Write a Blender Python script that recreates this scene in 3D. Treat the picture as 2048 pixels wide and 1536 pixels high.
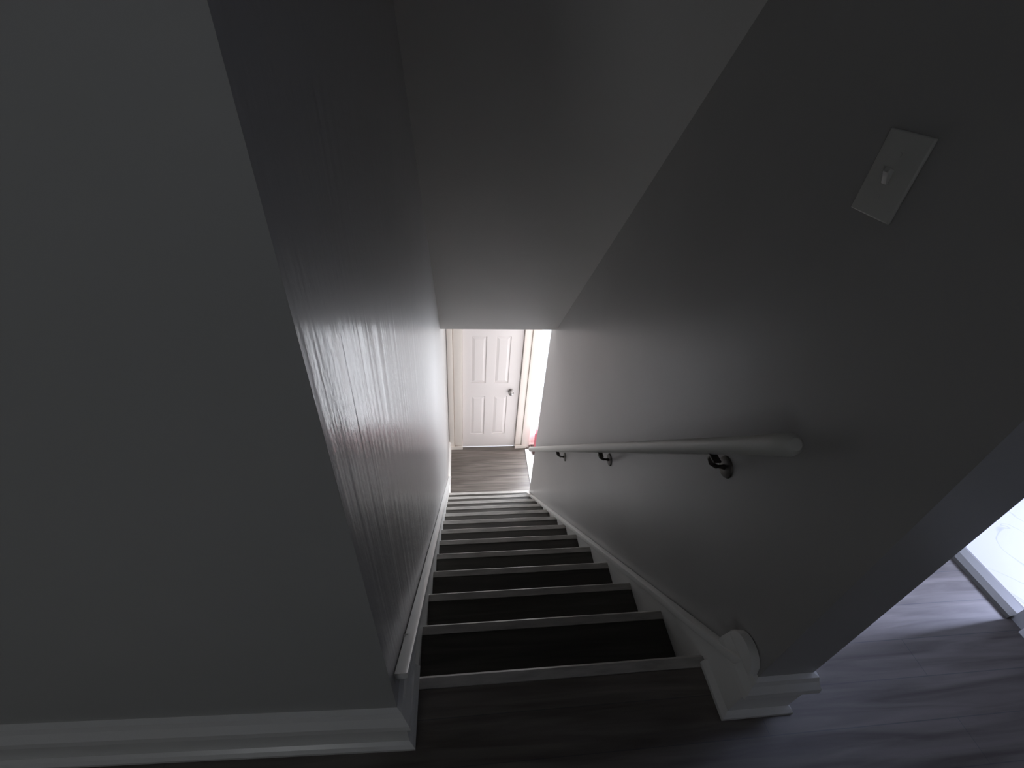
import bpy, bmesh, math, random
from mathutils import Vector, Matrix

for o in list(bpy.data.objects):
    bpy.data.objects.remove(o)
S = bpy.context.scene
COL = S.collection
rad = math.radians

# ------------------------------------------------------------------ camera
def make_camera():
    yaw, pit, rol = rad(8.15289), rad(38.25193), rad(4.6535)
    F = Vector((math.sin(yaw)*math.cos(pit), math.cos(yaw)*math.cos(pit), -math.sin(pit)))
    R = Vector((math.cos(yaw), -math.sin(yaw), 0))
    U = R.cross(F)
    R2 = R*math.cos(rol) + U*math.sin(rol)
    U2 = -R*math.sin(rol) + U*math.cos(rol)
    M = Matrix((R2, U2, -F)).transposed().to_4x4()
    M.translation = Vector((0.1360, -0.4642, 1.3257))
    cd = bpy.data.cameras.new('camera')
    cd.sensor_width = 36.0
    cd.sensor_fit = 'HORIZONTAL'
    cd.lens = 36.0*912.356/2048.0
    cd.clip_start = 0.02
    cd.clip_end = 100
    c = bpy.data.objects.new('camera', cd)
    COL.objects.link(c)
    c.matrix_world = M
    S.camera = c
make_camera()

# ------------------------------------------------------------------ view, world, window daylight, added fills
S.view_settings.view_transform = 'Standard'
S.view_settings.look = 'None'
S.view_settings.exposure = 0.0
S.view_settings.gamma = 1.0
S.view_settings.use_curve_mapping = False
S.cycles.max_bounces = 12
S.cycles.diffuse_bounces = 8
S.cycles.glossy_bounces = 4
S.cycles.transparent_max_bounces = 8
S.cycles.sample_clamp_indirect = 6.0
S.cycles.caustics_reflective = False
S.cycles.caustics_refractive = False
S.cycles.use_denoising = True

w = bpy.data.worlds.new('world')
S.world = w
w.use_nodes = True
bg = w.node_tree.nodes['Background']
bg.inputs[0].default_value = (0.88, 0.92, 1.0, 1)
bg.inputs[1].default_value = 1.6

def area(name, loc, direction, sx, sy, power, col):
    ld = bpy.data.lights.new(name, 'AREA')
    ld.shape = 'RECTANGLE'; ld.size = sx; ld.size_y = sy
    ld.energy = power; ld.color = col
    o = bpy.data.objects.new(name, ld)
    COL.objects.link(o)
    o.location = loc
    o.rotation_euler = Vector(direction).to_track_quat('-Z', 'Y').to_euler()
    return o
# daylight through the glazed entrance door beside the white door on the lower floor
area('entry_daylight', (1.31, 3.42, -1.42), (0, -1, 0), 0.76, 1.9, 88, (0.90, 0.93, 1.0))
# added fill through an unseen side window, brightening the lower white door
area('entry_side_fill', (2.28, 2.62, -1.40), (-1, 0, 0), 0.95, 1.85, 23, (1.0, 0.95, 0.96))
# daylight through the bathroom window on the upper floor
area('bathroom_daylight', (3.45, 0.03, 1.35), (-1, 0, 0), 0.30, 1.1, 195, (0.60, 0.67, 1.0))
# weak added fill from an unseen back window, brightening the front wall
area('hall_back_fill', (-1.10, -2.56, 1.15), (0.0, 1, 0), 0.6, 0.8, 1.9, (1.0, 1.0, 0.95))

# ------------------------------------------------------------------ constants (metres)
W = 0.800            # stair width
TH = 0.136           # partition thickness
R_, T_ = 0.195, 0.200
DZ = -0.026
H = 2.509            # lower floor is at z = -H
YE = -0.1255         # where the stair walls end towards the camera
YR = 2.3625          # where the right stair wall ends below
YD = 3.199           # far wall
ZT = 2.45            # upper ceiling
ZL = -0.325          # lower ceiling
XH = 1.80            # right side of the upper hall
def ceil_z(y): return 2.3125 - 1.193*y
def nose(k):         # front edge of nosing k (0 = landing)
    return (0.0, 0.0) if k == 0 else (k*T_ + 0.002, -k*R_ - DZ)

# ------------------------------------------------------------------ materials
def mat(name, col, rough=0.5, spec=0.5, metal=0.0):
    m = bpy.data.materials.new(name); m.use_nodes = True
    b = m.node_tree.nodes['Principled BSDF']
    b.inputs['Base Color'].default_value = (*col, 1)
    b.inputs['Roughness'].default_value = rough
    b.inputs['Specular IOR Level'].default_value = spec
    b.inputs['Metallic'].default_value = metal
    return m, m.node_tree, b
def N(nt, t, **kw):
    n = nt.nodes.new(t)
    for k, v in kw.items(): setattr(n, k, v)
    return n
def noise_col(nt, b, ca, cb, scale=(1, 1, 1), ns=8.0, detail=4):
    tc = N(nt, 'ShaderNodeNewGeometry'); mp = N(nt, 'ShaderNodeMapping')
    mp.inputs['Scale'].default_value = scale
    nt.links.new(tc.outputs['Position'], mp.inputs['Vector'])
    no = N(nt, 'ShaderNodeTexNoise'); no.inputs['Scale'].default_value = ns
    no.inputs['Detail'].default_value = detail
    nt.links.new(mp.outputs[0], no.inputs['Vector'])
    rp = N(nt, 'ShaderNodeValToRGB')
    rp.color_ramp.elements[0].position = 0.3; rp.color_ramp.elements[1].position = 0.7
    rp.color_ramp.elements[0].color = (*ca, 1); rp.color_ramp.elements[1].color = (*cb, 1)
    nt.links.new(no.outputs['Fac'], rp.inputs[0])
    if b is not None: nt.links.new(rp.outputs[0], b.inputs['Base Color'])
    return rp, mp
def bump(nt, b, scale, ns, strength, dist=0.002, detail=3):
    tc = N(nt, 'ShaderNodeNewGeometry'); mp = N(nt, 'ShaderNodeMapping')
    mp.inputs['Scale'].default_value = scale
    nt.links.new(tc.outputs['Position'], mp.inputs['Vector'])
    no = N(nt, 'ShaderNodeTexNoise'); no.inputs['Scale'].default_value = ns
    no.inputs['Detail'].default_value = detail
    nt.links.new(mp.outputs[0], no.inputs['Vector'])
    bp = N(nt, 'ShaderNodeBump'); bp.inputs['Strength'].default_value = strength
    bp.inputs['Distance'].default_value = dist
    nt.links.new(no.outputs['Fac'], bp.inputs['Height'])
    nt.links.new(bp.outputs[0], b.inputs['Normal'])
    return bp

def wall_paint(name, ca, cb, rough, spec, bs):
    m, nt, b = mat(name, ca, rough, spec)
    noise_col(nt, b, ca, cb, ns=2.5)
    bump(nt, b, (1, 1, 0.35), 42.0, bs, 0.002)
    return m
M_WALL = wall_paint('grey_satin_wall_paint', (0.42, 0.415, 0.41), (0.45, 0.445, 0.44), 0.34, 0.5, 0.12)
def brushed_paint():
    # roller- and brush-marked satin paint: fine vertical ridges spread the reflections sideways
    m, nt, b = mat('brushed_satin_wall_paint', (0.50, 0.495, 0.49), 0.50, 0.5)
    b.inputs['Coat Weight'].default_value = 0.42
    b.inputs['Coat Roughness'].default_value = 0.20
    b.inputs['Coat IOR'].default_value = 1.4
    noise_col(nt, b, (0.38, 0.375, 0.37), (0.41, 0.405, 0.40), ns=2.5)
    b1 = bump(nt, b, (1, 1, 0.04), 34.0, 0.55, 0.0035, 2)
    b2 = bump(nt, b, (1, 1, 0.5), 160.0, 0.25, 0.0010, 2)
    nt.links.new(b1.outputs[0], b2.inputs['Normal'])
    nt.links.new(b2.outputs[0], b.inputs['Coat Normal'])
    return m
M_WALLL = brushed_paint()
M_WALL2 = wall_paint('grey_wall_paint', (0.46, 0.465, 0.45), (0.49, 0.49, 0.475), 0.55, 0.35, 0.08)
M_CEIL = wall_paint('ceiling_paint', (0.78, 0.77, 0.75), (0.81, 0.80, 0.78), 0.7, 0.2, 0.05)
M_LOWW = wall_paint('cream_wall_paint', (0.74, 0.70, 0.66), (0.77, 0.73, 0.69), 0.5, 0.4, 0.05)

M_BATHW = wall_paint('grey_bathroom_paint', (0.36, 0.37, 0.36), (0.39, 0.40, 0.39), 0.5, 0.4, 0.05)

def white_paint(name, col, rough=0.35):
    m, nt, b = mat(name, col, rough, 0.5)
    bump(nt, b, (1, 1, 1), 25.0, 0.06, 0.001)
    return m
M_TRIM = white_paint('white_trim_paint', (0.87, 0.87, 0.85), 0.27)
M_DOOR = white_paint('white_door_paint', (0.80, 0.76, 0.75), 0.4)
M_CASE = white_paint('cream_casing_paint', (0.80, 0.75, 0.70), 0.4)
M_PLATE = white_paint('switch_plastic', (0.62, 0.62, 0.59), 0.35)

def planks(name, ca, cb, rough, width=0.125, length=1.1, seam=0.012):
    m, nt, b = mat(name, ca, rough, 0.5)
    g = N(nt, 'ShaderNodeNewGeometry')
    br = N(nt, 'ShaderNodeTexBrick')
    br.offset = 0.37
    br.inputs['Scale'].default_value = 1.0
    br.inputs['Brick Width'].default_value = length
    br.inputs['Row Height'].default_value = width
    br.inputs['Mortar Size'].default_value = 0.0012
    br.inputs['Mortar Smooth'].default_value = 0.3
    br.inputs['Color1'].default_value = (*ca, 1)
    br.inputs['Color2'].default_value = (*cb, 1)
    br.inputs['Mortar'].default_value = (seam, seam, seam, 1)
    nt.links.new(g.outputs['Position'], br.inputs['Vector'])
    mp = N(nt, 'ShaderNodeMapping'); mp.inputs['Scale'].default_value = (1.2, 16, 16)
    nt.links.new(g.outputs['Position'], mp.inputs['Vector'])
    no = N(nt, 'ShaderNodeTexNoise'); no.inputs['Scale'].default_value = 2.2
    no.inputs['Detail'].default_value = 6; no.inputs['Distortion'].default_value = 0.6
    nt.links.new(mp.outputs[0], no.inputs['Vector'])
    rp = N(nt, 'ShaderNodeValToRGB')
    rp.color_ramp.elements[0].position = 0.3; rp.color_ramp.elements[1].position = 0.72
    rp.color_ramp.elements[0].color = (0.55, 0.52, 0.50, 1); rp.color_ramp.elements[1].color = (1.35, 1.35, 1.35, 1)
    nt.links.new(no.outputs['Fac'], rp.inputs[0])
    mx = N(nt, 'ShaderNodeMix', data_type='RGBA', blend_type='MULTIPLY')
    mx.inputs['Factor'].default_value = 1.0
    nt.links.new(br.outputs['Color'], mx.inputs['A']); nt.links.new(rp.outputs[0], mx.inputs['B'])
    nt.links.new(mx.outputs['Result'], b.inputs['Base Color'])
    bp = N(nt, 'ShaderNodeBump'); bp.inputs['Strength'].default_value = 0.15; bp.inputs['Distance'].default_value = 0.001
    nt.links.new(no.outputs['Fac'], bp.inputs['Height']); nt.links.new(bp.outputs[0], b.inputs['Normal'])
    return m
M_FLOOR = planks('grey_brown_laminate', (0.162, 0.145, 0.131), (0.132, 0.118, 0.106), 0.34, 0.095, 1.4, 0.095)
M_TREAD = planks('dark_tread_laminate', (0.060, 0.056, 0.048), (0.046, 0.042, 0.037), 0.42, 0.2, 2.0, 0.01)
def nosing_mat():
    m, nt, b = mat('grey_nosing_strip', (0.20, 0.19, 0.18), 0.42, 0.5)
    noise_col(nt, b, (0.34, 0.325, 0.305), (0.50, 0.48, 0.455), (3, 14, 14), 4.0)
    return m
M_NOSE = nosing_mat()
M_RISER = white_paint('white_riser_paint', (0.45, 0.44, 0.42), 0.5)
M_RAIL = white_paint('white_rail_paint', (0.68, 0.68, 0.64), 0.4)
def metal(name, col, rough):
    m, nt, b = mat(name, col, rough, 0.5, 1.0)
    bump(nt, b, (1, 1, 1), 120, 0.03, 0.0005)
    return m
M_BRACKET = metal('dark_bronze_metal', (0.14, 0.13, 0.12), 0.5)
M_KNOB = metal('satin_nickel', (0.42, 0.40, 0.39), 0.3)
def marble():
    m, nt, b = mat('white_marble_sheet_floor', (0.56, 0.55, 0.565), 0.3, 0.4)
    g = N(nt, 'ShaderNodeNewGeometry')
    wv = N(nt, 'ShaderNodeTexNoise'); wv.inputs['Scale'].default_value = 3.5; wv.inputs['Detail'].default_value = 3
    wv.inputs['Distortion'].default_value = 1.2
    nt.links.new(g.outputs['Position'], wv.inputs['Vector'])
    rp = N(nt, 'ShaderNodeValToRGB'); e = rp.color_ramp.elements
    e[0].position = 0.488; e[0].color = (0.56, 0.55, 0.565, 1)
    e[1].position = 0.512; e[1].color = (0.56, 0.55, 0.565, 1)
    k = rp.color_ramp.elements.new(0.5); k.color = (0.43, 0.43, 0.46, 1)
    nt.links.new(wv.outputs['Fac'], rp.inputs[0]); nt.links.new(rp.outputs[0], b.inputs['Base Color'])
    return m
M_MARBLE = marble()
M_THRESH = white_paint('beige_threshold', (0.15, 0.145, 0.125), 0.45)
def cloth(name, ca, cb, ns=60):
    m, nt, b = mat(name, ca, 0.85, 0.2)
    noise_col(nt, b, ca, cb, ns=ns); bump(nt, b, (1, 1, 1), 90, 0.3, 0.002)
    return m
M_RED = cloth('rose_red_fabric', (0.75, 0.22, 0.28), (0.85, 0.30, 0.36))
M_DARKCLOTH = cloth('dark_brown_leather', (0.05, 0.03, 0.028), (0.07, 0.045, 0.04))
M_MAT = cloth('white_mat_pile', (0.86, 0.88, 0.90), (0.92, 0.93, 0.95))
def glass():
    m = bpy.data.materials.new('window_glass'); m.use_nodes = True; nt = m.node_tree
    nt.nodes.remove(nt.nodes['Principled BSDF'])
    out = nt.nodes['Material Output']
    t = N(nt, 'ShaderNodeBsdfTransparent'); g = N(nt, 'ShaderNodeBsdfGlossy'); g.inputs['Roughness'].default_value = 0.02
    mx = N(nt, 'ShaderNodeMixShader'); mx.inputs[0].default_value = 0.04
    nt.links.new(t.outputs[0], mx.inputs[1]); nt.links.new(g.outputs[0], mx.inputs[2])
    nt.links.new(mx.outputs[0], out.inputs['Surface'])
    return m
M_GLASS = glass()

# ------------------------------------------------------------------ mesh helpers
def bx(bm, x0, x1, y0, y1, z0, z1, bev=0.0, seg=2):
    t = bmesh.new()
    vs = [t.verts.new((x, y, z)) for x in (x0, x1) for y in (y0, y1) for z in (z0, z1)]
    for f in ((0, 1, 3, 2), (4, 6, 7, 5), (0, 4, 5, 1), (2, 3, 7, 6), (0, 2, 6, 4), (1, 5, 7, 3)):
        t.faces.new([vs[i] for i in f])
    if bev: bmesh.ops.bevel(t, geom=t.edges[:], offset=bev, segments=seg, affect='EDGES', profile=0.6)
    bmesh.ops.recalc_face_normals(t, faces=t.faces[:])
    me = bpy.data.meshes.new('tmp'); t.to_mesh(me); t.free(); bm.from_mesh(me); bpy.data.meshes.remove(me)
def prism(bm, pts, axis, a, b, bev=0.0):
    """polygon pts in the plane normal to axis ('x': (y,z), 'y': (x,z), 'z': (x,y)), swept from a to b"""
    def P(u, v, t):
        return {'x': (t, u, v), 'y': (u, t, v), 'z': (u, v, t)}[axis]
    t = bmesh.new()
    A = [t.verts.new(P(u, v, a)) for u, v in pts]; B = [t.verts.new(P(u, v, b)) for u, v in pts]
    n = len(pts)
    t.faces.new(A); t.faces.new(B[::-1])
    for i in range(n): t.faces.new((A[i], A[(i+1) % n], B[(i+1) % n], B[i]))
    bmesh.ops.recalc_face_normals(t, faces=t.faces[:])
    if bev: bmesh.ops.bevel(t, geom=t.edges[:], offset=bev, segments=2, affect='EDGES', profile=0.6)
    me = bpy.data.meshes.new('tmp'); t.to_mesh(me); t.free(); bm.from_mesh(me); bpy.data.meshes.remove(me)
def sweep(bm, path, prof, caps=True):
    """sweep closed profile [(side, up)] along a horizontal polyline; side is to the left of travel"""
    n = len(path); rings = []
    for i, p in enumerate(path):
        p = Vector(p)
        d0 = (p - Vector(path[i-1])).normalized() if i else None
        d1 = (Vector(path[i+1]) - p).normalized() if i < n-1 else None
        if d0 is None: d0 = d1
        if d1 is None: d1 = d0
        n0 = Vector((-d0.y, d0.x, 0)); n1 = Vector((-d1.y, d1.x, 0))
        m = (n0+n1).normalized(); m /= max(0.3, m.dot(n0))
        rings.append([bm.verts.new(p + m*s + Vector((0, 0, u))) for s, u in prof])
    k = len(prof)
    for a, b in zip(rings, rings[1:]):
        for j in range(k): bm.faces.new((a[j], a[(j+1) % k], b[(j+1) % k], b[j]))
    if caps: bm.faces.new(rings[0][::-1]); bm.faces.new(rings[-1])
    bmesh.ops.recalc_face_normals(bm, faces=bm.faces[:])
def tube(bm, pts, radii, seg=20, squash=1.0):
    pts = [Vector(p) for p in pts]; rings = []
    ref = Vector((1, 0, 0))
    for i, p in enumerate(pts):
        d = (pts[min(i+1, len(pts)-1)] - pts[max(i-1, 0)]).normalized()
        r = ref if abs(d.dot(ref)) < 0.95 else Vector((0, 1, 0))
        u = d.cross(r).normalized(); v = d.cross(u).normalized()
        rr = radii[i] if isinstance(radii, (list, tuple)) else radii
        rings.append([bm.verts.new(p + u*rr*math.cos(2*math.pi*j/seg) + v*rr*squash*math.sin(2*math.pi*j/seg)) for j in range(seg)])
    for a, b in zip(rings, rings[1:]):
        for j in range(seg): bm.faces.new((a[j], a[(j+1) % seg], b[(j+1) % seg], b[j]))
    bm.faces.new(rings[0][::-1]); bm.faces.new(rings[-1])
    bmesh.ops.recalc_face_normals(bm, faces=bm.faces[:])
def obj(name, bm, m, parent=None, smooth=False, label=None):
    me = bpy.data.meshes.new(name); bm.to_mesh(me); bm.free()
    me.materials.append(m)
    if smooth:
        for p in me.polygons: p.use_smooth = True
        if hasattr(me, 'set_sharp_from_angle'): me.set_sharp_from_angle(angle=rad(38))
    o = bpy.data.objects.new(name, me); COL.objects.link(o)
    if parent: 
        o.parent = parent
        r = parent
        off = Vector(r.location)
        while r.parent: r = r.parent; off += Vector(r.location)
        o.location = -off if parent.type == 'EMPTY' else (0, 0, 0)
    if label: o['label'] = label
    return o
def thing(name, loc, label, cat, group=None):
    e = bpy.data.objects.new(name, None); COL.objects.link(e)
    e.empty_display_size = 0.1; e.location = loc
    e['label'] = label; e['category'] = cat
    if group: e['group'] = group
    return e
def struct(name, bm, m, label, cat, parent=None, smooth=False):
    o = obj(name, bm, m, parent, smooth)
    if not parent:
        o['kind'] = 'structure'; o['label'] = label; o['category'] = cat
    return o
def B(*a, **k):
    bm = bmesh.new(); bx(bm, *a, **k); return bm
def PR(*a, **k):
    bm = bmesh.new(); prism(bm, *a, **k); return bm

# ------------------------------------------------------------------ room shell
# upper floor: landing, room behind the camera, hall beside the stair
bm = bmesh.new()
prism(bm, [(-2.60, -2.4), (XH, -2.4), (XH, 3.3), (W+0.001, 3.3), (W+0.001, -0.031), (0, -0.031), (0, 0), (-2.60, 0)], 'z', -0.20, 0.0)
struct('floor', bm, M_FLOOR, 'grey brown plank floor of the upper landing and hall', 'floor')
bm = B(0.0, 2.10, 2.25, YD, -H-0.1, -H)
struct('floor_lower', bm, M_FLOOR, 'brown plank floor in front of the white door below the stairs', 'floor')
# bathroom floor beyond the hall doorway
struct('floor_bathroom', B(XH+0.0655, 3.30, -0.62, 1.9, -0.10, 0.004), M_MARBLE,
       'bright white marbled floor beyond the hall doorway', 'floor')

# walls
bm = PR([(0, YE), (-2.6, YE+0.036*2.6), (-2.6, YE+0.036*2.6+0.12), (-0.12, 0.09)], 'z', 0.0, ZT)
struct('wall_front', bm, M_WALL2, 'pale grey wall facing the camera left of the stairwell', 'wall')
bm = PR([(0, YE), (0, YD), (-0.12, YD), (-0.12, 0.09)], 'z', -H-0.1, ZT)
struct('wall_left', bm, M_WALLL, 'glossy grey left wall of the stairwell', 'wall')
bm = B(W, W+TH, YE, YR, -H-0.1, ZT)
struct('wall_right', bm, M_WALL, 'dark grey right wall of the stairwell carrying the handrail', 'wall')
bm = B(W+TH, 2.2, 1.35, 1.45, -H-0.1, ZL)
struct('wall_entry', bm, M_LOWW, 'cream side wall of the lower entry', 'wall')
# far wall with the door opening
bm = bmesh.new()
DX0, DX1, DTOP = 0.148, 0.748, 1.99
bx(bm, -0.12, DX0, YD, YD+0.12, -H-0.1, ZL)
GX0, GX1 = 0.907, 1.72
bx(bm, DX1, GX0, YD, YD+0.12, -H-0.1, ZL); bx(bm, GX1, 2.2, YD, YD+0.12, -H-0.1, ZL)
bx(bm, GX0, GX1, YD, YD+0.12, -H-0.1, -H+0.02); bx(bm, GX0, GX1, YD, YD+0.12, -H+2.04, ZL)
bx(bm, DX0, DX1, YD, YD+0.12, -H+DTOP, ZL)
struct('wall_far', bm, M_LOWW, 'cream far wall around the white panel door', 'wall')
# entry wall with an added opening for the side fill, x = 2.1
bm = bmesh.new()
WY0, WY1, WZ0, WZ1 = 2.12, 3.12, -H+0.12, -0.45
bx(bm, 2.1, 2.2, 1.45, WY0, -H-0.1, ZL); bx(bm, 2.1, 2.2, WY1, YD, -H-0.1, ZL)
bx(bm, 2.1, 2.2, WY0, WY1, -H-0.1, WZ0); bx(bm, 2.1, 2.2, WY0, WY1, WZ1, ZL)
struct('wall_entry_right', bm, M_LOWW, 'cream wall with an added window opening', 'wall')
# hall right wall x = 1.8 with the bathroom doorway y 0.04 .. 0.80
bm = bmesh.new()
bx(bm, XH, XH+0.11, -2.4, 0.035, -0.2, ZT); bx(bm, XH, XH+0.11, 0.86, 3.3, -0.2, ZT); bx(bm, XH, XH+0.11, 0.035, 0.86, 2.04, ZT)
struct('wall_hall_right', bm, M_WALL2, 'grey wall on the right side of the upper hall', 'wall')
struct('wall_hall_end', B(W+TH, XH, 3.2, 3.3, 0, ZT), M_WALL2, 'grey wall closing the upper hall', 'wall')
bm = bmesh.new()
bx(bm, -2.7, -2.6, -2.5, 0.09, -0.2, ZT)
struct('wall_side', bm, M_WALL2, 'grey side wall of the room behind the landing', 'wall')
bm = bmesh.new()
bx(bm, -2.6, -1.45, -2.5, -2.4, -0.2, ZT); bx(bm, -0.75, XH+0.11, -2.5, -2.4, -0.2, ZT)
bx(bm, -1.45, -0.75, -2.5, -2.4, -0.2, 0.85); bx(bm, -1.45, -0.75, -2.5, -2.4, 1.75, ZT)
struct('wall_back', bm, M_WALL2, 'grey back wall with an added window behind the camera', 'wall')
# bathroom walls
bm = bmesh.new()
bx(bm, XH+0.11, 3.3, -0.72, -0.62, -0.1, ZT); bx(bm, XH+0.11, 3.3, 1.9, 2.0, -0.1, ZT)
bx(bm, 3.3, 3.4, -0.72, -0.14, -0.1, ZT); bx(bm, 3.3, 3.4, 0.20, 2.0, -0.1, ZT)
bx(bm, 3.3, 3.4, -0.14, 0.20, -0.1, 0.78); bx(bm, 3.3, 3.4, -0.14, 0.20, 1.92, ZT)
struct('wall_bathroom', bm, M_BATHW, 'grey walls of the bright room beyond the hall doorway', 'wall')

# ceilings
ys = (2.3125 - ZT)/1.193
yl = (2.3125 - ZL)/1.193
bm = PR([(ys, ZT), (yl, ZL), (yl+0.18, ZL), (yl+0.18, ZL+0.2), (ys+0.35, ZT)], 'x', 0, W)
struct('ceiling', bm, M_CEIL, 'pale sloping ceiling over the stairs', 'ceiling')
bm = bmesh.new()
bx(bm, 0, W, yl+0.18, YD, ZL, ZL+0.12); bx(bm, W, 2.2, YR, YD, ZL, ZL+0.12); bx(bm, W+TH, 2.2, 1.35, YR, ZL, ZL+0.12)
struct('ceiling_lower', bm, M_CEIL, 'flat ceiling above the lower entry', 'ceiling')
struct('ceiling_upper', B(-2.7, 3.4, -2.5, 3.4, ZT, ZT+0.1), M_CEIL, 'flat ceiling of the upper floor', 'ceiling')

# ------------------------------------------------------------------ baseboards
BASE = [(0, 0), (0.026, 0), (0.026, 0.012), (0.020, 0.020), (0.013, 0.026), (0.013, 0.125), (0.016, 0.135), (0.026, 0.148),
        (0.024, 0.165), (0.014, 0.185), (0.010, 0.200), (0, 0.203)]
def base_run(name, path, label, prof=BASE, m=M_TRIM, flip=False):
    bm = bmesh.new()
    sweep(bm, path, [(-s if flip else s, u) for s, u in prof])
    return struct(name, bm, m, label, 'baseboard')
# left: along the front wall, round the corner into the stairwell to the landing edge
base_run('baseboard_front', [(-2.6, YE+0.036*2.6, 0), (0, YE, 0), (0, 0.02, 0)],
         'tall white baseboard along the pale wall left of the stairs', flip=True)
# right: wraps the end of the stair partition and runs along the hall
base_run('baseboard_right', [(W, -0.02, 0), (W, YE, 0), (W+TH, YE, 0), (W+TH, 3.2, 0)],
         'white baseboard wrapping the end of the partition right of the stairs', flip=True)
base_run('baseboard_hall', [(XH, -2.4, 0), (XH, -0.076, 0)], 'white baseboard along the hall wall at the right')
LOWB = [(0, 0), (0.022, 0), (0.022, 0.015), (0.013, 0.022), (0.013, 0.085), (0.022, 0.095), (0.018, 0.115), (0, 0.12)]
base_run('baseboard_lower', [(0, 2.44, -H), (0, YD, -H)], 'low white baseboard left of the lower landing', LOWB, flip=True)
base_run('baseboard_entry', [(2.1, YD, -H), (GX1+0.04, YD, -H)], 'white baseboard right of the door casing', LOWB, flip=False)

# ------------------------------------------------------------------ staircase
stair = thing('staircase', (W/2, 1.2, -H), 'steep straight flight of dark stairs with grey nosing strips between two walls', 'staircase')
NK = 13
for k in range(NK):
    yk, zk = nose(k)
    # nosing strip at the front edge
    x0, x1 = 0.0014, W-0.0014
    bm = PR([(yk-0.030, zk+0.003), (yk-0.006, zk+0.004), (yk, zk-0.002), (yk+0.001, zk-0.020), (yk-0.004, zk-0.028), (yk-0.012, zk-0.029),
             (yk-0.012, zk-0.010), (yk-0.030, zk-0.006)], 'x', x0, x1)
    nb = bm
    if k:
        yp = nose(k-1)[0]
        t = obj('tread', B(x0, x1, yp-0.014, yk-0.0302, zk-0.028, zk), M_TREAD, stair)
        obj('nosing_strip', nb, M_NOSE, t)
    else:
        obj('nosing_strip', nb, M_NOSE, stair, label='grey nosing strip along the landing edge')
    zn = nose(k+1)[1] if k < NK-1 else -H
    obj('riser', B(x0, x1, yk-0.026, yk-0.013, zn, zk-0.0295), M_RISER, stair)

# ------------------------------------------------------------------ skirt boards along the flight
# left skirt
hL, sL = 0.218, 0.975
def lineL(y): return hL - sL*y
endL = (H - 0.12 + hL)/sL
bm = PR([(0.021, 0.0), (0.021, lineL(0.021)-0.02), (endL, lineL(endL)-0.02), (endL+0.02, -H+0.09), (endL+0.02, -H+0.001), (2.45, -H+0.001), (0.021, -0.35)], 'x', 0.0014, 0.012)
rootL = obj('skirt_board', bm, M_TRIM, stair, label='white stringer board on the left wall')
bm = PR([(-0.105, lineL(-0.105)), (endL, lineL(endL)), (endL, lineL(endL)-0.030), (-0.105, lineL(-0.105)-0.030)], 'x', 0.0014, 0.029, bev=0.006)
obj('cap_moulding', bm, M_TRIM, rootL, smooth=True)
# right skirt
hR, sR = 0.116, 1.018
def lineR(y): return hR - sR*y
bm = bmesh.new()
prism(bm, [(-0.021, 0.0), (-0.021, lineR(-0.021)-0.01), (2.36, lineR(2.36)-0.01), (2.36, -H+0.001), (2.30, -H+0.001), (-0.02, -0.30)], 'x', W-0.012, W-0.0014)
rootR = obj('skirt_board', bm, M_TRIM, stair, label='white stringer board under the handrail')
bm = PR([(-0.085, lineR(-0.085)), (2.355, lineR(2.355)), (2.355, lineR(2.355)-0.032), (-0.085, lineR(-0.085)-0.032)], 'x', W-0.029, W-0.0014, bev=0.006)
obj('cap_moulding', bm, M_TRIM, rootR, smooth=True)
# rounded return at the head of the right skirt
bm = bmesh.new()
prism(bm, [(-0.123, 0.2035)] + [(-0.030, 0.2035)] + [(-0.075+0.045*math.cos(math.pi*i/10), 0.215+0.040*math.sin(math.pi*i/10)) for i in range(11)], 'x', W-0.024, W-0.0014, bev=0.004)
obj('end_block', bm, M_TRIM, rootR, smooth=True)

# ------------------------------------------------------------------ handrail
def rail_z(y): return 0.828 - 1.062*y
hr = thing('handrail', (W, 1.2, rail_z(1.2)), 'long round white handrail bracketed to the right stair wall', 'handrail')
bm = bmesh.new()
XR = W-0.055
pts, rr = [], []
def rp(y, dz=0): return (XR, y, rail_z(y)+dz)
prof = [(0.068, 0.012), (0.072, 0.019), (0.080, 0.0225), (0.095, 0.0225)]
for y, q in prof: pts.append(rp(y)); rr.append(q)
for i in range(1, 30):
    pts.append(rp(0.095+(2.29-0.095)*i/30)); rr.append(0.0205)
for y, q in [(2.29, 0.0205), (2.30, 0.018), (2.306, 0.01)]: pts.append(rp(y)); rr.append(q)
tube(bm, pts, rr, 24)
obj('rail', bm, M_RAIL, hr, smooth=True)
for y in (0.250, 0.880, 1.50):
    bm = bmesh.new()
    zr = rail_z(y)
    bx(bm, XR-0.010, XR+0.010, y-0.028, y+0.028, zr-0.031, zr-0.026, bev=0.001)
    tube(bm, [(XR, y, zr-0.026), (XR, y, zr-0.045), (XR+0.008, y, zr-0.062), (XR+0.025, y, zr-0.074), (W-0.004, y, zr-0.078)], [0.008, 0.007, 0.006, 0.006, 0.008], 12)
    br = obj('bracket', bm, M_BRACKET, hr, smooth=True)
    bm = bmesh.new()
    tube(bm, [(W-0.007, y, zr-0.078), (W-0.0045, y, zr-0.078), (W-0.0005, y, zr-0.078)], [0.019, 0.027, 0.029], 24)
    obj('wall_rosette', bm, M_BRACKET, br, smooth=True)

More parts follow.
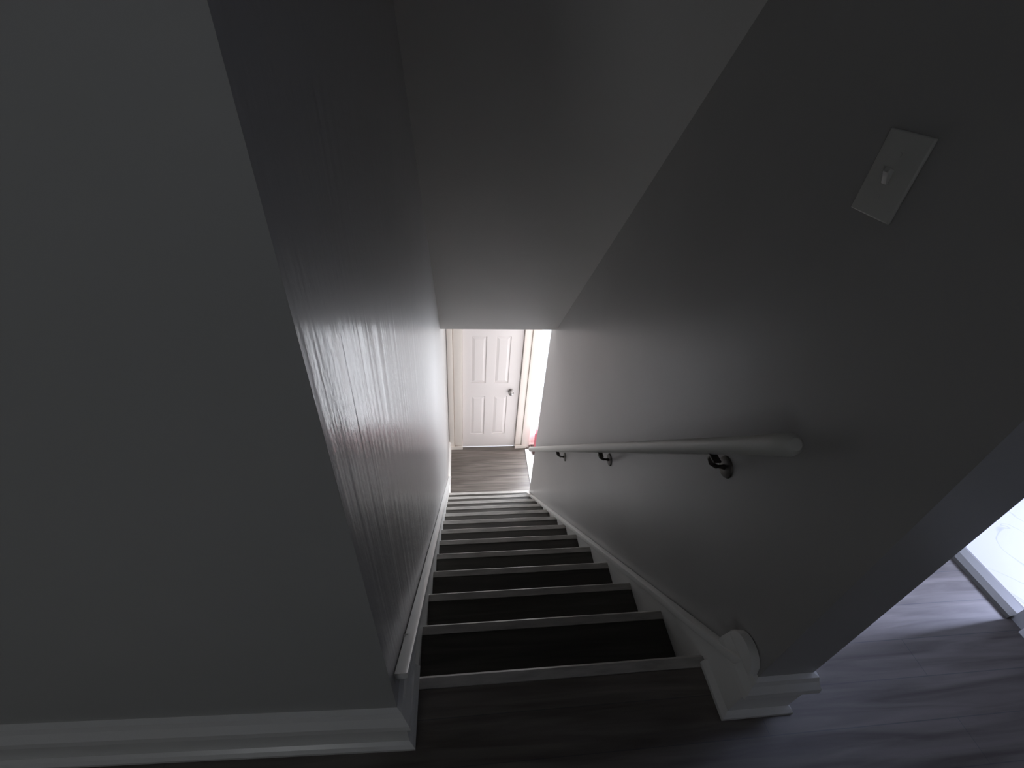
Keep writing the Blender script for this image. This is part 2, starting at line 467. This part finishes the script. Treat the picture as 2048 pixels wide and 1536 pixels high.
# ------------------------------------------------------------------ light switch
sw = thing('light_switch', (W, 0.228, 1.178), 'pale rectangular switch plate on the dark right wall', 'light switch')
obj('cover_plate', B(W-0.006, W-0.0003, 0.186, 0.271, 1.118, 1.238, bev=0.0025, seg=3), M_PLATE, sw, smooth=True)
bm = bmesh.new()
prism(bm, [(W-0.016, 1.184), (W-0.014, 1.190), (W-0.006, 1.187), (W-0.006, 1.167), (W-0.009, 1.167)], 'y', 0.2235, 0.2335, bev=0.0008)
obj('toggle', bm, M_PLATE, sw, smooth=True)
for z in (1.148, 1.208):
    bm = bmesh.new(); tube(bm, [(W-0.0072, 0.2285, z), (W-0.0055, 0.2285, z)], 0.0032, 14)
    obj('screw', bm, M_PLATE, sw)

# ------------------------------------------------------------------ lower door
door = thing('door_1', ((DX0+DX1)/2, YD, -H), 'white panelled door with a round knob at the foot of the stairs', 'door')
door['kind'] = 'structure'
DF = YD + 0.012        # door face
x0, x1 = 0.154, 0.741
bm = bmesh.new()
bx(bm, x0, x1, DF+0.008, DF+0.034, -H+0.001, -H+1.975)     # core
stile = [(x0, 0.240), (0.388, 0.478), (0.622, x1)]
rails = [(0.001, 0.196), (0.745, 0.925), (1.488, 1.60), (1.86, 1.975)]
pan = [(0.240, 0.388), (0.478, 0.622)]
rows = [(0.196, 0.745), (0.925, 1.488), (1.60, 1.86)]
for a, b in stile: bx(bm, a, b, DF, DF+0.008, -H+0.001, -H+1.975)
for a, b in rails:
    for u, v in pan: bx(bm, u, v, DF, DF+0.008, -H+a, -H+b)
slab = obj('door_slab', bm, M_DOOR, door)
for a, b in rows:
    for u, v in pan:
        bm = bmesh.new()
        # raised panel: sloped border rising to a flat field
        z0, z1 = -H+a, -H+b
        yo, yi, ins = DF+0.0078, DF+0.001, 0.034
        O = [bm.verts.new(p) for p in ((u+0.006, yo, z0+0.006), (v-0.006, yo, z0+0.006), (v-0.006, yo, z1-0.006), (u+0.006, yo, z1-0.006))]
        I = [bm.verts.new(p) for p in ((u+ins, yi, z0+ins), (v-ins, yi, z0+ins), (v-ins, yi, z1-ins), (u+ins, yi, z1-ins))]
        bm.faces.new(I)
        for i in range(4): bm.faces.new((O[i], O[(i+1) % 4], I[(i+1) % 4], I[i]))
        bm.faces.new(O[::-1])
        bmesh.ops.recalc_face_normals(bm, faces=bm.faces[:])
        obj('raised_panel', bm, M_DOOR, slab)
bm = bmesh.new()
kx, kz = 0.655, -H+0.815
tube(bm, [(kx, DF, kz), (kx, DF-0.006, kz), (kx, DF-0.010, kz), (kx, DF-0.024, kz), (kx, DF-0.030, kz), (kx, DF-0.042, kz), (kx, DF-0.054, kz), (kx, DF-0.060, kz)],
     [0.030, 0.030, 0.012, 0.011, 0.022, 0.029, 0.023, 0.008], 24)
obj('door_knob', bm, M_KNOB, door, smooth=True, label='round satin metal knob')
# jamb and casing
bm = bmesh.new()
bx(bm, DX0, x0-0.002, YD, YD+0.10, -H, -H+DTOP); bx(bm, x1+0.005, DX1, YD, YD+0.10, -H, -H+DTOP)
bx(bm, DX0, DX1, YD, YD+0.10, -H+1.980, -H+DTOP)
bx(bm, x0-0.002, x1+0.005, YD+0.05, YD+0.06, -H, -H+1.98)
bx(bm, DX0, DX1, YD+0.10, YD+0.12, -H-0.1, -H+DTOP)
obj('jamb', bm, M_CASE, door)
bm = bmesh.new()
top = -H+2.10
for a, b, t in [(0.004, 0.058, 0.034), (0.064, 0.150, 0.022), (0.747, 0.815, 0.022), (0.821, 0.905, 0.034)]:
    z1 = top if t > 0.03 else -H+2.06
    bx(bm, a, b, YD-t, YD, -H+0.0, z1, bev=0.005)
bx(bm, 0.058, 0.064, YD-0.010, YD, -H, -H+2.06); bx(bm, 0.815, 0.821, YD-0.010, YD, -H, -H+2.06)
bx(bm, 0.150, 0.747, YD-0.022, YD, -H+1.985, -H+2.06, bev=0.005)
bx(bm, 0.058, 0.821, YD-0.034, YD, -H+2.062, top, bev=0.005)
struct('trim_1', bm, M_CASE, 'cream door casing framing the white panel door', 'door casing', smooth=True)
bm = bmesh.new()
bx(bm, 0.002, 0.153, YD-0.042, YD-0.0345, -H, -H+0.05, bev=0.003)
bx(bm, 0.744, 0.880, YD-0.042, YD-0.0345, -H, -H+0.05, bev=0.003)
struct('trim_2', bm, M_CASE, 'cream shoe blocks at the foot of the door casing', 'door casing')

# glazed entrance door beside it
d2 = thing('door_2', ((GX0+GX1)/2, YD+0.05, -H), 'bright glazed entrance door right of the white panel door', 'door'); d2['kind'] = 'structure'
bm = bmesh.new()
bx(bm, GX0, GX0+0.012, YD, YD+0.12, -H+0.02, -H+2.04); bx(bm, GX1-0.03, GX1, YD, YD+0.12, -H+0.02, -H+2.04)
bx(bm, GX0+0.012, GX1-0.03, YD, YD+0.12, -H+2.01, -H+2.04)
obj('jamb', bm, M_TRIM, d2)
bm = bmesh.new()
u0, u1 = GX0+0.014, GX1-0.032
bx(bm, u0, u0+0.022, YD+0.03, YD+0.07, -H+0.022, -H+2.008, bev=0.003); bx(bm, u1-0.06, u1, YD+0.03, YD+0.07, -H+0.022, -H+2.008, bev=0.003)
bx(bm, u0+0.022, u1-0.06, YD+0.03, YD+0.07, -H+0.022, -H+0.16, bev=0.003); bx(bm, u0+0.022, u1-0.06, YD+0.03, YD+0.07, -H+1.93, -H+2.008, bev=0.003)
fr2 = obj('door_frame', bm, M_TRIM, d2)
obj('pane', B(u0+0.020, u1-0.058, YD+0.048, YD+0.052, -H+0.158, -H+1.932), M_GLASS, d2)

# ------------------------------------------------------------------ bathroom doorway
bm = bmesh.new()
prism(bm, [(XH-0.014, 0.0), (XH-0.012, 0.012), (XH+0.010, 0.020), (XH+0.045, 0.020), (XH+0.065, 0.010), (XH+0.065, 0.0)], 'y', 0.035, 0.86)
struct('trim_3', bm, M_THRESH, 'beige threshold strip at the edge of the bright white floor', 'threshold')
bm = bmesh.new()
bx(bm, XH-0.012, XH, -0.070, -0.008, 0, 2.12, bev=0.003); bx(bm, XH-0.020, XH, 0.86, 0.95, 0, 2.12, bev=0.004)
bx(bm, XH-0.020, XH, 0.035, 0.86, 2.04, 2.12, bev=0.004)
bx(bm, XH-0.018, XH, -0.074, -0.004, 0, 0.15, bev=0.003)
struct('trim_4', bm, M_TRIM, 'white casing foot beside the bright hall doorway', 'door casing')

# ------------------------------------------------------------------ windows (glazed, lighting the rooms)
def window(name, axis, c, a0, a1, z0, z1, label, mull=1):
    root = thing(name, (c, (a0+a1)/2, z0) if axis == 'x' else ((a0+a1)/2, c, z0), label, 'window'); root['kind'] = 'structure'
    fr = bmesh.new(); f = 0.03
    def b(u0, u1, w0, w1, t=0.02):
        if axis == 'x': bx(fr, c-t, c+t, u0, u1, w0, w1)
        else: bx(fr, u0, u1, c-t, c+t, w0, w1)
    b(a0, a0+f, z0, z1); b(a1-f, a1, z0, z1); b(a0+f, a1-f, z0, z0+f); b(a0+f, a1-f, z1-f, z1)
    if mull: b(a0+f, a1-f, (z0+z1)/2-0.015, (z0+z1)/2+0.015)
    obj('window_frame', fr, M_TRIM, root)
    g = bmesh.new()
    if axis == 'x': bx(g, c-0.002, c+0.002, a0+f, a1-f, z0+f, z1-f)
    else: bx(g, a0+f, a1-f, c-0.002, c+0.002, z0+f, z1-f)
    obj('pane', g, M_GLASS, root)
window('window_1', 'x', 2.15, WY0, WY1, WZ0, WZ1, 'added unseen window for the side fill beside the lower landing')  # unseen window, added to carry the side fill onto the door
window('window_2', 'x', 3.35, -0.14, 0.20, 0.78, 1.92, 'window of the bright room off the hall')
window('window_3', 'y', -2.45, -1.45, -0.75, 0.85, 1.75, 'added unseen window for the fill behind the landing')  # unseen window, added for the fill light behind the camera

# ------------------------------------------------------------------ things glimpsed at the foot of the stairs
bm = B(0.862, 1.55, 2.30, 3.135, -H, -H+0.012, bev=0.004)
o = obj('floor_mat', bm, M_MAT); o['label'] = 'sunlit white mat glimpsed right of the lower landing floor'; o['category'] = 'mat'

bag = thing('bag', (1.0, 3.12, -H+0.012), 'rose red fabric bag glimpsed beyond the lower end of the right wall', 'bag')
bm = bmesh.new()
bx(bm, 0.955, 1.15, 3.045, 3.155, -H+0.055, -H+0.335, bev=0.035, seg=4)
obj('body', bm, M_RED, bag, smooth=True)
st = thing('footstool', (1.04, 3.10, -H+0.012), 'low dark brown stool under the rose red bag', 'stool')
obj('seat', B(0.935, 1.17, 3.035, 3.165, -H+0.035, -H+0.054, bev=0.004), M_DARKCLOTH, st)
for x in (0.955, 1.15):
    for y in (3.05, 3.15):
        obj('leg', B(x-0.010, x+0.010, y-0.008, y+0.008, -H+0.0122, -H+0.0348), M_DARKCLOTH, st)
